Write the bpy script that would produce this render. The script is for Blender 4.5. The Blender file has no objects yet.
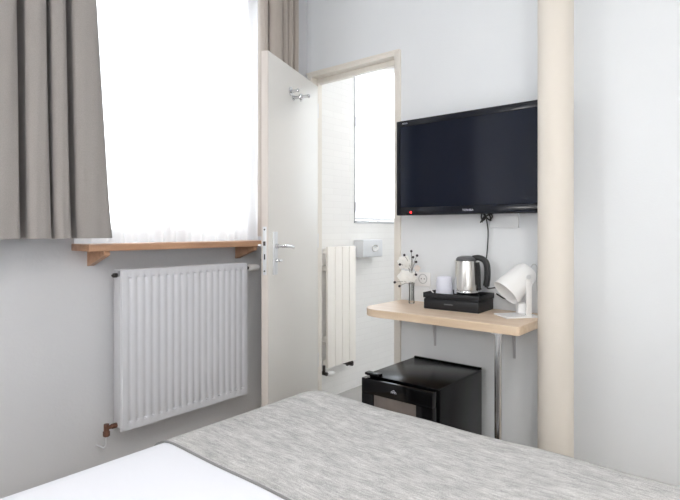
import bpy, bmesh, math, random
from mathutils import Vector, Matrix
from mathutils.geometry import interpolate_bezier
random.seed(7)
C = bpy.context.scene.collection
R = math.radians
PI = math.pi

# ------------------------------------------------------------------ materials
def lin(c):
    r = []
    for v in c[:3]:
        v = v / 255.0
        r.append(v / 12.92 if v <= 0.04045 else ((v + 0.055) / 1.055) ** 2.4)
    return (r[0], r[1], r[2], 1.0)

def newmat(name):
    m = bpy.data.materials.new(name); m.use_nodes = True
    nt = m.node_tree
    return m, nt, nt.nodes['Principled BSDF'], nt.nodes['Material Output']

def mat(name, col, rough=0.5, metal=0.0, bump=0.0, bscale=60, var=0.0, vscale=4, spec=0.5, stretch=None, coat=0.0):
    m, nt, b, out = newmat(name)
    b.inputs['Base Color'].default_value = lin(col)
    b.inputs['Roughness'].default_value = rough
    b.inputs['Metallic'].default_value = metal
    b.inputs['Specular IOR Level'].default_value = spec
    b.inputs['Coat Weight'].default_value = coat
    tc = nt.nodes.new('ShaderNodeTexCoord')
    mp = nt.nodes.new('ShaderNodeMapping')
    nt.links.new(tc.outputs['Object'], mp.inputs['Vector'])
    if stretch: mp.inputs['Scale'].default_value = stretch
    if bump > 0:
        n = nt.nodes.new('ShaderNodeTexNoise'); n.inputs['Scale'].default_value = bscale; n.inputs['Detail'].default_value = 4
        nt.links.new(mp.outputs['Vector'], n.inputs['Vector'])
        bp = nt.nodes.new('ShaderNodeBump'); bp.inputs['Strength'].default_value = bump; bp.inputs['Distance'].default_value = 0.002
        nt.links.new(n.outputs['Fac'], bp.inputs['Height']); nt.links.new(bp.outputs['Normal'], b.inputs['Normal'])
    if var > 0:
        n2 = nt.nodes.new('ShaderNodeTexNoise'); n2.inputs['Scale'].default_value = vscale; n2.inputs['Detail'].default_value = 5
        nt.links.new(mp.outputs['Vector'], n2.inputs['Vector'])
        rmp = nt.nodes.new('ShaderNodeValToRGB')
        rmp.color_ramp.elements[0].position = 0.3; rmp.color_ramp.elements[1].position = 0.7
        c0 = [max(0, v * (1 - var)) for v in lin(col)[:3]] + [1]; c1 = [min(1, v * (1 + var)) for v in lin(col)[:3]] + [1]
        rmp.color_ramp.elements[0].color = c0; rmp.color_ramp.elements[1].color = c1
        nt.links.new(n2.outputs['Fac'], rmp.inputs['Fac']); nt.links.new(rmp.outputs['Color'], b.inputs['Base Color'])
    return m

def wood(name, dark, light, scale, axis='Y', rough=0.45):
    m, nt, b, out = newmat(name)
    b.inputs['Roughness'].default_value = rough
    tc = nt.nodes.new('ShaderNodeTexCoord'); mp = nt.nodes.new('ShaderNodeMapping')
    s = {'X': (1.5, 22, 22), 'Y': (22, 1.5, 22), 'Z': (22, 22, 1.5)}[axis]
    mp.inputs['Scale'].default_value = [v * scale for v in s]
    nt.links.new(tc.outputs['Object'], mp.inputs['Vector'])
    n = nt.nodes.new('ShaderNodeTexNoise'); n.inputs['Scale'].default_value = 2.0; n.inputs['Detail'].default_value = 8; n.inputs['Distortion'].default_value = 0.6
    nt.links.new(mp.outputs['Vector'], n.inputs['Vector'])
    r = nt.nodes.new('ShaderNodeValToRGB')
    r.color_ramp.elements[0].position = 0.32; r.color_ramp.elements[0].color = lin(dark)
    r.color_ramp.elements[1].position = 0.68; r.color_ramp.elements[1].color = lin(light)
    nt.links.new(n.outputs['Fac'], r.inputs['Fac']); nt.links.new(r.outputs['Color'], b.inputs['Base Color'])
    bp = nt.nodes.new('ShaderNodeBump'); bp.inputs['Strength'].default_value = 0.15; bp.inputs['Distance'].default_value = 0.001
    nt.links.new(n.outputs['Fac'], bp.inputs['Height']); nt.links.new(bp.outputs['Normal'], b.inputs['Normal'])
    return m

def tiles(name, col, grout, bw, bh, ax):
    m, nt, b, out = newmat(name)
    b.inputs['Roughness'].default_value = 0.3
    tc = nt.nodes.new('ShaderNodeTexCoord'); sp = nt.nodes.new('ShaderNodeSeparateXYZ'); cb = nt.nodes.new('ShaderNodeCombineXYZ')
    nt.links.new(tc.outputs['Object'], sp.inputs[0])
    nt.links.new(sp.outputs[ax[0]], cb.inputs['X']); nt.links.new(sp.outputs[ax[1]], cb.inputs['Y'])
    br = nt.nodes.new('ShaderNodeTexBrick'); br.offset = 0.5
    br.inputs['Color1'].default_value = lin(col); br.inputs['Color2'].default_value = lin([v - 3 for v in col]); br.inputs['Mortar'].default_value = lin(grout)
    br.inputs['Scale'].default_value = 1; br.inputs['Mortar Size'].default_value = 0.0016; br.inputs['Mortar Smooth'].default_value = 0.4
    br.inputs['Brick Width'].default_value = bw; br.inputs['Row Height'].default_value = bh
    nt.links.new(cb.outputs[0], br.inputs['Vector']); nt.links.new(br.outputs['Color'], b.inputs['Base Color'])
    bp = nt.nodes.new('ShaderNodeBump'); bp.inputs['Strength'].default_value = 0.3; bp.inputs['Distance'].default_value = 0.002; bp.invert = True
    nt.links.new(br.outputs['Fac'], bp.inputs['Height']); nt.links.new(bp.outputs['Normal'], b.inputs['Normal'])
    return m

def sheer(name, col, transp, weave=900):
    m, nt, b, out = newmat(name)
    nt.nodes.remove(b)
    d = nt.nodes.new('ShaderNodeBsdfDiffuse'); d.inputs['Color'].default_value = lin(col)
    t = nt.nodes.new('ShaderNodeBsdfTranslucent'); t.inputs['Color'].default_value = lin(col)
    x = nt.nodes.new('ShaderNodeBsdfTransparent')
    m1 = nt.nodes.new('ShaderNodeMixShader'); m1.inputs[0].default_value = 0.6
    m2 = nt.nodes.new('ShaderNodeMixShader'); m2.inputs[0].default_value = transp
    nt.links.new(d.outputs[0], m1.inputs[1]); nt.links.new(t.outputs[0], m1.inputs[2])
    nt.links.new(m1.outputs[0], m2.inputs[1]); nt.links.new(x.outputs[0], m2.inputs[2])
    nt.links.new(m2.outputs[0], out.inputs['Surface'])
    return m

def cloth(name, col, trans=0.0, weave=350, bump=0.3, var=0.06):
    """heavy woven fabric, a little light passes through it"""
    m, nt, b, out = newmat(name)
    b.inputs['Roughness'].default_value = 0.9; b.inputs['Specular IOR Level'].default_value = 0.2
    b.inputs['Sheen Weight'].default_value = 0.15
    tc = nt.nodes.new('ShaderNodeTexCoord')
    n = nt.nodes.new('ShaderNodeTexNoise'); n.inputs['Scale'].default_value = weave; n.inputs['Detail'].default_value = 2
    nt.links.new(tc.outputs['Object'], n.inputs['Vector'])
    r = nt.nodes.new('ShaderNodeValToRGB'); c = lin(col)
    r.color_ramp.elements[0].position = 0.35; r.color_ramp.elements[1].position = 0.65
    r.color_ramp.elements[0].color = [v * (1 - var) for v in c[:3]] + [1]; r.color_ramp.elements[1].color = [min(1, v * (1 + var)) for v in c[:3]] + [1]
    nt.links.new(n.outputs['Fac'], r.inputs['Fac']); nt.links.new(r.outputs['Color'], b.inputs['Base Color'])
    bp = nt.nodes.new('ShaderNodeBump'); bp.inputs['Strength'].default_value = bump; bp.inputs['Distance'].default_value = 0.001
    nt.links.new(n.outputs['Fac'], bp.inputs['Height']); nt.links.new(bp.outputs['Normal'], b.inputs['Normal'])
    if trans > 0:
        t = nt.nodes.new('ShaderNodeBsdfTranslucent'); t.inputs['Color'].default_value = c
        mx = nt.nodes.new('ShaderNodeMixShader'); mx.inputs[0].default_value = trans
        nt.links.new(b.outputs[0], mx.inputs[1]); nt.links.new(t.outputs[0], mx.inputs[2]); nt.links.new(mx.outputs[0], out.inputs['Surface'])
    return m

def runner_mat(name):
    m, nt, b, out = newmat(name)
    b.inputs['Roughness'].default_value = 0.85; b.inputs['Specular IOR Level'].default_value = 0.2
    tc = nt.nodes.new('ShaderNodeTexCoord')
    def noise(scale, det, st, rot=0):
        mp = nt.nodes.new('ShaderNodeMapping'); mp.inputs['Scale'].default_value = st; mp.inputs['Rotation'].default_value = (0, 0, rot)
        n = nt.nodes.new('ShaderNodeTexNoise'); n.inputs['Scale'].default_value = scale; n.inputs['Detail'].default_value = det
        nt.links.new(tc.outputs['Object'], mp.inputs['Vector']); nt.links.new(mp.outputs['Vector'], n.inputs['Vector']); return n
    a = noise(34, 4, (1.0, 5.0, 1.0)); g = noise(380, 2, (1, 1.5, 1)); l = noise(9, 4, (1.0, 4.2, 1))
    mul = nt.nodes.new('ShaderNodeMath'); mul.operation = 'MULTIPLY_ADD'; mul.inputs[1].default_value = 0.34
    nt.links.new(a.outputs['Fac'], mul.inputs[0])
    m2 = nt.nodes.new('ShaderNodeMath'); m2.operation = 'MULTIPLY'; m2.inputs[1].default_value = 0.42
    nt.links.new(g.outputs['Fac'], m2.inputs[0]); nt.links.new(m2.outputs[0], mul.inputs[2])
    m3 = nt.nodes.new('ShaderNodeMath'); m3.operation = 'MULTIPLY_ADD'; m3.inputs[1].default_value = 0.26
    nt.links.new(l.outputs['Fac'], m3.inputs[0]); nt.links.new(mul.outputs[0], m3.inputs[2])
    r = nt.nodes.new('ShaderNodeValToRGB')
    e = r.color_ramp.elements
    e[0].position = 0.36; e[0].color = lin((142, 142, 142)); e[1].position = 0.66; e[1].color = lin((212, 211, 209))
    k = e.new(0.51); k.color = lin((180, 179, 178))
    nt.links.new(m3.outputs[0], r.inputs['Fac']); nt.links.new(r.outputs['Color'], b.inputs['Base Color'])
    bp = nt.nodes.new('ShaderNodeBump'); bp.inputs['Strength'].default_value = 0.5; bp.inputs['Distance'].default_value = 0.0015
    nt.links.new(g.outputs['Fac'], bp.inputs['Height']); nt.links.new(bp.outputs['Normal'], b.inputs['Normal'])
    return m

def glass(name, tint=(250, 252, 252), gl=0.08):
    m, nt, b, out = newmat(name); nt.nodes.remove(b)
    x = nt.nodes.new('ShaderNodeBsdfTransparent'); x.inputs['Color'].default_value = lin(tint)
    g = nt.nodes.new('ShaderNodeBsdfGlossy'); g.inputs['Roughness'].default_value = 0.02
    f = nt.nodes.new('ShaderNodeFresnel'); f.inputs['IOR'].default_value = 1.45
    mx = nt.nodes.new('ShaderNodeMixShader')
    nt.links.new(f.outputs[0], mx.inputs[0]); nt.links.new(x.outputs[0], mx.inputs[1]); nt.links.new(g.outputs[0], mx.inputs[2])
    nt.links.new(mx.outputs[0], out.inputs['Surface'])
    return m

def emit(name, col, s):
    m, nt, b, out = newmat(name)
    b.inputs['Base Color'].default_value = lin(col); b.inputs['Emission Color'].default_value = lin(col); b.inputs['Emission Strength'].default_value = s
    return m

M = dict(
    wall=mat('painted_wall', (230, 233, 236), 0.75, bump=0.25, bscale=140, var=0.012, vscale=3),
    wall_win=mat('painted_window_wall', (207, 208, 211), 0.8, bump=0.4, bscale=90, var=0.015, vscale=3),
    ceiling=mat('ceiling_paint', (238, 238, 238), 0.9, bump=0.15),
    floor=wood('floor_laminate', (178, 164, 148), (208, 196, 180), 0.5, 'Y'),
    bfloor=mat('bathroom_floor', (172, 170, 168), 0.5, bump=0.2, var=0.05, vscale=20),
    tileX=tiles('wall_tiles_side', (239, 238, 236), (231, 230, 228), 0.16, 0.04, ('Y', 'Z')),
    tileY=tiles('wall_tiles_end', (239, 238, 236), (231, 230, 228), 0.16, 0.04, ('X', 'Z')),
    cream=mat('cream_paint', (230, 225, 217), 0.5, bump=0.15, bscale=90, var=0.015),
    column=mat('column_paint', (218, 211, 201), 0.45, bump=0.2, bscale=60, var=0.012, vscale=2),
    door=mat('door_paint', (230, 228, 224), 0.42, bump=0.12, bscale=70),
    dooredge=mat('door_edge_paint', (214, 206, 200), 0.55, bump=0.2),
    rad=mat('radiator_enamel', (210, 211, 216), 0.35),
    rad_side=mat('radiator_side_enamel', (200, 201, 205), 0.4),
    rad_dark=mat('radiator_slot', (70, 70, 72), 0.7),
    brad=mat('towel_radiator_enamel', (248, 244, 238), 0.35),
    wframe=mat('window_frame_paint', (236, 238, 240), 0.4),
    beech=wood('desk_wood', (217, 193, 169), (229, 209, 188), 0.8, 'X'),
    beechedge=wood('desk_edge_wood', (206, 182, 154), (224, 204, 180), 0.8, 'X'),
    sill=wood('sill_wood', (164, 124, 95), (190, 150, 120), 0.6, 'Y'),
    silltop=mat('sill_white_paint', (228, 214, 202), 0.5),
    chrome=mat('chrome', (215, 215, 217), 0.12, 1.0),
    steel=mat('brushed_steel', (226, 224, 220), 0.24, 1.0, bump=0.08, bscale=120, stretch=(1, 1, 0.02)),
    satin=mat('satin_metal', (226, 228, 231), 0.35, 0.5),
    darkmetal=mat('dark_metal', (86, 82, 80), 0.4, 0.9),
    copper=mat('old_brass', (122, 88, 74), 0.45, 0.7, var=0.3, vscale=60),
    grey_br=mat('grey_metal_paint', (198, 198, 202), 0.45, 0.3),
    blackgloss=mat('black_gloss', (6, 6, 8), 0.12, spec=0.3),
    bezel=mat('tv_bezel', (15, 19, 30), 0.2, spec=0.35),
    screen=mat('tv_screen', (22, 27, 40), 0.10, spec=0.32),
    black=mat('black_plastic', (20, 21, 24), 0.35),
    blacksoft=mat('black_soft_plastic', (15, 17, 23), 0.5, bump=0.15, bscale=200),
    greyplastic=mat('grey_plastic', (92, 93, 96), 0.35),
    fridge=mat('fridge_black', (6, 6, 8), 0.25, spec=0.25),
    fglass=mat('fridge_smoked_glass', (112, 104, 100), 0.12, spec=0.6, var=0.2, vscale=9),
    whiteplastic=mat('white_plastic', (238, 238, 238), 0.4),
    lamp=mat('lamp_white_enamel', (240, 240, 240), 0.35),
    mug=mat('pale_porcelain', (218, 220, 232), 0.3),
    socket=mat('socket_grey', (196, 197, 198), 0.4),
    curtain=cloth('grey_curtain_fabric', (148, 143, 140), 0.0, weave=420),
    curtain2=cloth('taupe_curtain_fabric', (190, 181, 173), 0.2, weave=420),
    sheer=sheer('sheer_voile', (246, 242, 241), 0.36),
    duvet=mat('white_cotton', (226, 228, 235), 0.9, bump=0.15, bscale=300, spec=0.2),
    runner=runner_mat('woven_runner'),
    hem=cloth('runner_hem', (128, 128, 128), 0, weave=300),
    bedbase=cloth('bed_base_fabric', (110, 108, 106), 0),
    glass=glass('clear_glass'),
    vglass=glass('vase_glass', (252, 253, 253)),
    petal=cloth('white_petal', (254, 253, 250), 0.35, weave=60, bump=0.1, var=0.03),
    pinkpetal=cloth('pale_pink_petal', (246, 238, 232), 0.3, weave=60, bump=0.1, var=0.03),
    stem=mat('dark_stem', (112, 108, 104), 0.5, 0.3),
    berry=mat('dark_berry', (48, 40, 50), 0.3),
    letter=mat('silver_letter', (196, 200, 208), 0.35, 0.2),
    led=emit('red_led', (255, 40, 40), 6),
    added_lamp_glow=emit('added_lamp_opal', (255, 250, 242), 3.0),  # glow of the added fill lamps on ceilings and back wall
)

def frosted(name):
    m, nt, b, out = newmat(name); nt.nodes.remove(b)
    t = nt.nodes.new('ShaderNodeBsdfTranslucent'); t.inputs['Color'].default_value = lin((250, 252, 254))
    x = nt.nodes.new('ShaderNodeBsdfTransparent'); x.inputs['Color'].default_value = lin((250, 252, 254))
    mx = nt.nodes.new('ShaderNodeMixShader'); mx.inputs[0].default_value = 0.45
    nt.links.new(t.outputs[0], mx.inputs[1]); nt.links.new(x.outputs[0], mx.inputs[2]); nt.links.new(mx.outputs[0], out.inputs['Surface'])
    return m
M['frosted'] = frosted('frosted_glass')

# ------------------------------------------------------------------ mesh helpers
def BM(): return bmesh.new()

def box(bm, x0, x1, y0, y1, z0, z1, bev=0.0, seg=2, Mx=None):
    t = bmesh.new()
    bmesh.ops.create_cube(t, size=1)
    for v in t.verts:
        v.co = Vector(((x0 + x1) / 2 + v.co.x * (x1 - x0), (y0 + y1) / 2 + v.co.y * (y1 - y0), (z0 + z1) / 2 + v.co.z * (z1 - z0)))
    if bev > 0: bmesh.ops.bevel(t, geom=t.edges[:], offset=bev, segments=seg, profile=0.5, affect='EDGES')
    if Mx is not None: t.transform(Mx)
    merge(bm, t)

def merge(bm, t):
    me = bpy.data.meshes.new('tmp'); t.to_mesh(me); t.free(); bm.from_mesh(me); bpy.data.meshes.remove(me)

def frame(d):
    d = d.normalized(); u = d.cross(Vector((0, 0, 1)))
    if u.length < 1e-4: u = Vector((1, 0, 0))
    u.normalize(); return u, d.cross(u).normalized()

def cyl(bm, p0, p1, r0, r1=None, seg=24, cap=True):
    if r1 is None: r1 = r0
    p0, p1 = Vector(p0), Vector(p1); u, w = frame(p1 - p0)
    rings = []
    for p, r in ((p0, r0), (p1, r1)):
        rings.append([bm.verts.new(p + (u * math.cos(2 * PI * i / seg) + w * math.sin(2 * PI * i / seg)) * r) for i in range(seg)])
    for i in range(seg):
        bm.faces.new((rings[0][i], rings[0][(i + 1) % seg], rings[1][(i + 1) % seg], rings[1][i]))
    if cap: bm.faces.new(rings[0][::-1]); bm.faces.new(rings[1])

def revolve(bm, origin, axis, prof, seg=32, closed=False):
    """prof: list of (radius, distance along axis)"""
    o = Vector(origin); a = Vector(axis).normalized(); u, w = frame(a)
    rings = []
    for r, h in prof:
        if r < 1e-6: rings.append([bm.verts.new(o + a * h)])
        else: rings.append([bm.verts.new(o + a * h + (u * math.cos(2 * PI * i / seg) + w * math.sin(2 * PI * i / seg)) * r) for i in range(seg)])
    for A, B in zip(rings, rings[1:]):
        for i in range(seg):
            j = (i + 1) % seg
            if len(A) == 1 and len(B) == 1: continue
            if len(A) == 1: bm.faces.new((A[0], B[j], B[i]))
            elif len(B) == 1: bm.faces.new((A[i], A[j], B[0]))
            else: bm.faces.new((A[i], A[j], B[j], B[i]))

def smooth_path(pts, n=8):
    P = [Vector(p) for p in pts]; out = []
    for i in range(len(P) - 1):
        p0 = P[i - 1] if i else P[i]; p1, p2 = P[i], P[i + 1]; p3 = P[i + 2] if i + 2 < len(P) else p2
        for k in range(n):
            t = k / n
            out.append(0.5 * ((2 * p1) + (p2 - p0) * t + (2 * p0 - 5 * p1 + 4 * p2 - p3) * t * t + (3 * p1 - p0 - 3 * p2 + p3) * t ** 3))
    out.append(P[-1]); return out

def tube(bm, pts, r, seg=10, smooth=True, n=8):
    P = smooth_path(pts, n) if smooth else [Vector(p) for p in pts]
    rings = []; u = None
    for i, p in enumerate(P):
        d = (P[min(i + 1, len(P) - 1)] - P[max(i - 1, 0)])
        if d.length < 1e-9: continue
        d.normalize()
        if u is None: u = frame(d)[0]
        u = (u - d * u.dot(d)); u.normalize(); w = d.cross(u)
        rings.append([bm.verts.new(p + (u * math.cos(2 * PI * k / seg) + w * math.sin(2 * PI * k / seg)) * r) for k in range(seg)])
    for A, B in zip(rings, rings[1:]):
        for k in range(seg): bm.faces.new((A[k], A[(k + 1) % seg], B[(k + 1) % seg], B[k]))
    bm.faces.new(rings[0][::-1]); bm.faces.new(rings[-1])

def prism(bm, poly, axis, a, b):
    """poly of 2-tuples in the plane across axis; extruded from a to b"""
    def P(q, h):
        return {'X': (h, q[0], q[1]), 'Y': (q[0], h, q[1]), 'Z': (q[0], q[1], h)}[axis]
    A = [bm.verts.new(P(q, a)) for q in poly]; B = [bm.verts.new(P(q, b)) for q in poly]
    n = len(poly)
    for i in range(n): bm.faces.new((A[i], A[(i + 1) % n], B[(i + 1) % n], B[i]))
    bm.faces.new(A[::-1]); bm.faces.new(B)

def ball(bm, c, r, seg=12, sc=(1, 1, 1)):
    mt = Matrix.Translation(Vector(c)) @ Matrix.Diagonal((r * sc[0], r * sc[1], r * sc[2], 1))
    bmesh.ops.create_uvsphere(bm, u_segments=seg, v_segments=max(6, seg * 2 // 3), radius=1, matrix=mt)

def obj(name, bm, m, parent=None, smooth=30, bevel=0.0, mats=None):
    """vertices come in world coordinates; the object takes its thing's place"""
    me = bpy.data.meshes.new(name)
    bmesh.ops.recalc_face_normals(bm, faces=bm.faces[:])
    bm.to_mesh(me); bm.free()
    me.materials.append(m)
    o = bpy.data.objects.new(name, me); C.objects.link(o)
    if smooth:
        for p in me.polygons: p.use_smooth = True
        es = [False] * len(me.edges)
        b2 = bmesh.new(); b2.from_mesh(me); lim = math.radians(smooth)
        b2.edges.ensure_lookup_table()
        for e in b2.edges:
            if len(e.link_faces) == 2 and e.calc_face_angle(0) > lim: e.smooth = False
            elif len(e.link_faces) != 2: e.smooth = False
        b2.to_mesh(me); b2.free()
    if parent is not None:
        w = parent.get('_w'); inv = WORLD[parent.name].inverted()
        me.transform(inv); o.parent = parent; WORLD[o.name] = WORLD[parent.name]
    else:
        # give the mesh an origin at its own base
        xs = [v.co for v in me.vertices]
        c = Vector(((min(v.x for v in xs) + max(v.x for v in xs)) / 2, (min(v.y for v in xs) + max(v.y for v in xs)) / 2, min(v.z for v in xs)))
        me.transform(Matrix.Translation(-c)); o.location = c; WORLD[o.name] = Matrix.Translation(c)
    return o
WORLD = {}

def thing(name, label, cat, loc=(0, 0, 0), rz=0.0, group=None):
    o = bpy.data.objects.new(name, None); C.objects.link(o)
    o.empty_display_size = 0.05
    o.location = loc; o.rotation_euler = (0, 0, rz)
    WORLD[o.name] = Matrix.Translation(Vector(loc)) @ Matrix.Rotation(rz, 4, 'Z')
    tag(o, label, cat, group); return o

def tag(o, label, cat, group=None):
    o['label'] = label; o['category'] = cat
    if group: o['group'] = group
    return o

def struct(name, bm, m, parent=None, smooth=30, label=None):
    o = obj(name, bm, m, parent, smooth)
    if parent is None: o['kind'] = 'structure'
    if label: o['label'] = label
    return o

def text_bm(body, size, Mx, depth=0.0006):
    cu = bpy.data.curves.new('t', 'FONT'); cu.body = body; cu.size = size; cu.extrude = depth; cu.align_x = 'CENTER'; cu.align_y = 'CENTER'
    o = bpy.data.objects.new('t', cu); C.objects.link(o)
    dg = bpy.context.evaluated_depsgraph_get()
    me = bpy.data.meshes.new_from_object(o.evaluated_get(dg)); me.transform(Mx)
    bm = bmesh.new(); bm.from_mesh(me)
    bpy.data.objects.remove(o); bpy.data.meshes.remove(me); bpy.data.curves.remove(cu)
    return bm

# ------------------------------------------------------------------ room (metres; corner of window wall and TV wall = origin)
XR, YB, H = 3.5, -3.3, 2.65          # right wall, back wall, ceiling
BX, BY = -0.03, 1.75                 # bathroom: tiled window wall, far wall
BFZ = 0.145                          # raised bathroom floor
BXR = 1.75

b = BM(); box(b, -0.35, XR + .1, YB - .1, 0.0, -0.1, 0.0); struct('floor', b, M['floor'])
b = BM(); box(b, -0.35, XR + .1, YB - .1, BY + .1, H, H + .1); struct('ceiling', b, M['ceiling'])
# window wall, opening Y -1.30..-0.42, Z 1.10..2.50
WY0, WY1, WZ0, WZ1 = -1.31, -0.30, 1.10, 2.50
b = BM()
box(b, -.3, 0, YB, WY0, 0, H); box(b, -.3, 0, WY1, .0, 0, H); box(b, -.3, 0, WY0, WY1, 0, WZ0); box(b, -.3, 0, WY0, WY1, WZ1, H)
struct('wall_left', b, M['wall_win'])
# TV wall with doorway X 0.05..0.61, Z up to 2.03
DX0, DX1, DZ = 0.014, 0.650, 2.084
b = BM()
box(b, -.3, DX0, 0, .07, 0, H); box(b, DX1, XR, 0, .07, 0, H); box(b, DX0, DX1, 0, .07, DZ, H)
struct('wall_front', b, M['wall'])
b = BM(); box(b, XR, XR + .1, YB, .07, 0, H); struct('wall_right', b, M['wall'])
b = BM(); box(b, -.3, XR, YB - .1, YB, 0, H); struct('wall_back', b, M['wall'])
# bathroom shell
BWY0, BWY1, BWZ0, BWZ1 = 0.478, 1.10, 1.225, 2.40
b = BM()
box(b, -.3, BX, .07, BWY0, 0, H); box(b, -.3, BX, BWY1, BY, 0, H); box(b, -.3, BX, BWY0, BWY1, 0, BWZ0); box(b, -.3, BX, BWY0, BWY1, BWZ1, H)
struct('wall_bathroom_left', b, M['tileX'])
b = BM(); box(b, -.3, BXR, BY, BY + .1, 0, H); struct('wall_bathroom_back', b, M['tileY'])
b = BM(); box(b, BXR, BXR + .1, .07, BY + .1, 0, H); struct('wall_bathroom_right', b, M['tileX'])
b = BM(); box(b, BX, BXR, .07, BY, 0, BFZ); box(b, DX0, DX1, 0.0, .07, 0, BFZ); struct('floor_bathroom', b, M['bfloor'])

# doorway trim: face, recess line, inner lining, stop bead
b = BM()
box(b, DX1 - .035, DX1, -.012, .07, BFZ, DZ, .0015)
box(b, DX0, .044, -.012, .07, BFZ, DZ, .0015)
box(b, .044, DX1 - .035, -.012, .07, 2.057, DZ, .0015)
box(b, DX0 - .006, DX1 - .0005, -.017, -.011, DZ - .010, DZ + .001, .0015)
struct('trim_1', b, M['cream'], label='cream painted frame round the open doorway')
b = BM(); box(b, .044, DX1 - .035, .036, .0695, 2.028, 2.0565, .001); box(b, .044, .054, .036, .0695, BFZ, 2.028, .001)
struct('trim_2', b, M['cream'], label='cream rebate bead inside the doorway frame')

# ------------------------------------------------------------------ windows
w1 = bpy.data.objects.new('window_1', None); C.objects.link(w1); w1.location = (-.2, (WY0 + WY1) / 2, WZ0); WORLD['window_1'] = Matrix.Translation(w1.location)
w1['kind'] = 'structure'; w1['label'] = 'bright casement window behind the sheer curtain'
b = BM()
for y0, y1, z0, z1 in ((WY0, WY1, WZ0, WZ0 + .035), (WY0, WY1, WZ1 - .04, WZ1), (WY0, WY0 + .035, WZ0 + .04, WZ1 - .04), (WY1 - .022, WY1, WZ0 + .04, WZ1 - .04)):
    box(b, -.23, -.17, y0, y1, z0, z1, .003)
obj('window_frame', b, M['wframe'], w1)
mid = (WY0 + WY1) / 2
for y0, y1 in ((WY0 + .035, mid), (mid, WY1 - .022)):
    b = BM()
    za, zb = WZ0 + .035, WZ1 - .04
    for q in ((y0, y1, za, za + .05), (y0, y1, zb - .035, zb), (y0, y0 + .035, za + .05, zb - .035), (y1 - .035, y1, za + .05, zb - .035)):
        box(b, -.222, -.18, q[0], q[1], q[2], q[3], .003)
    s = obj('sash', b, M['wframe'], w1)
    b = BM(); box(b, -.204, -.200, y0 + .03, y1 - .03, za + .045, zb - .03); obj('pane', b, M['glass'], s)

w2 = bpy.data.objects.new('window_2', None); C.objects.link(w2); w2.location = (-.06, (BWY0 + BWY1) / 2, BWZ0); WORLD['window_2'] = Matrix.Translation(w2.location)
w2['kind'] = 'structure'; w2['label'] = 'frosted bathroom window seen through the doorway'
b = BM()
for y0, y1, z0, z1 in ((BWY0, BWY1, BWZ0, BWZ0 + .018), (BWY0, BWY1, BWZ1 - .03, BWZ1), (BWY0, BWY0 + .012, BWZ0, BWZ1), (BWY1 - .03, BWY1, BWZ0, BWZ1)):
    box(b, -.08, -.026, y0, y1, z0, z1, .002)
obj('window_frame', b, M['rad_side'], w2)
b = BM()
for q in ((BWY0 + .018, BWY1 - .036, BWZ0 + .022, BWZ0 + .04), (BWY0 + .018, BWY1 - .036, BWZ1 - .08, BWZ1 - .036), (BWY0 + .018, BWY0 + .03, BWZ0 + .04, BWZ1 - .08), (BWY1 - .08, BWY1 - .036, BWZ0 + .04, BWZ1 - .08)):
    box(b, -.072, -.036, q[0], q[1], q[2], q[3], .002)
s = obj('sash', b, M['wframe'], w2)
b = BM(); box(b, -.056, -.050, BWY0 + .026, BWY1 - .06, BWZ0 + .035, BWZ1 - .06); obj('pane', b, M['frosted'], s)
for z in (1.30, 1.86):
    b = BM(); cyl(b, (-.024, BWY0 + .006, z), (-.024, BWY0 + .006, z + .06), .007, seg=12); cyl(b, (-.024, BWY0 + .006, z - .006), (-.024, BWY0 + .006, z + .066), .004, seg=8)
    obj('hinge', b, M['grey_br'], w2)

# ------------------------------------------------------------------ window shelf with brackets
t = thing('window_shelf', 'long light brown wooden shelf under the window above the radiator', 'shelf', (.0, -.86, 1.10))
b = BM(); box(b, .001, .152, -1.322, -.375, 1.100, 1.127, .0025); obj('board', b, M['sill'], t)
for y in (-1.25, -.515):
    b = BM(); prism(b, [(.001, 1.0995), (.001, 1.038), (.012, 1.038), (.142, 1.083), (.142, 1.0995)], 'Y', y - .011, y + .011)
    obj('bracket', b, M['sill'], t)

# ------------------------------------------------------------------ sheer curtain
def sheet(name, prof, z0, z1, topf, m, parent=None, thick=.0022, rows=24, wob=0.003, seed=1):
    """prof: list of (X,Y); swept from z1 down to z0; topf(z-fraction, x, y) moves the points"""
    b = BM(); P = smooth_path([(x, y, 0) for x, y in prof], 6); grid = []
    rnd = random.Random(seed); ph = [rnd.uniform(0, 6) for _ in range(4)]
    for k in range(rows + 1):
        f = k / rows; z = z0 + (z1 - z0) * f; row = []
        for i, p in enumerate(P):
            x, y = topf(f, p.x, p.y)
            wx = wob * math.sin(i * .35 + f * 5 + ph[0]) * (1 - f) + wob * .5 * math.sin(i * .9 - f * 9 + ph[1])
            row.append(b.verts.new((x + wx, y + wx * .5, z)))
        grid.append(row)
    for A, B in zip(grid, grid[1:]):
        for i in range(len(A) - 1): b.faces.new((A[i], A[i + 1], B[i + 1], B[i]))
    o = obj(name, b, m, parent, smooth=60)
    md = o.modifiers.new('thickness', 'SOLIDIFY'); md.thickness = thick; md.offset = 0
    return o

rod = thing('curtain_rod', 'metal curtain rod above the window carrying all the curtains', 'curtain rod', (.14, -1.0, 2.53))
b = BM(); cyl(b, (.14, -2.05, 2.545), (.14, -.08, 2.545), .011); obj('rail', b, M['satin'], rod)
b = BM(); cyl(b, (-.032, -1.309, 2.482), (-.032, -.301, 2.482), .006); obj('sheer_rail', b, M['satin'], rod)
for y in (-1.95, -.12):
    b = BM(); box(b, .001, .008, y - .02, y + .02, 2.535, 2.60, .002); box(b, .008, .145, y - .008, y + .008, 2.556, 2.566, .001); obj('bracket', b, M['satin'], rod)

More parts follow.
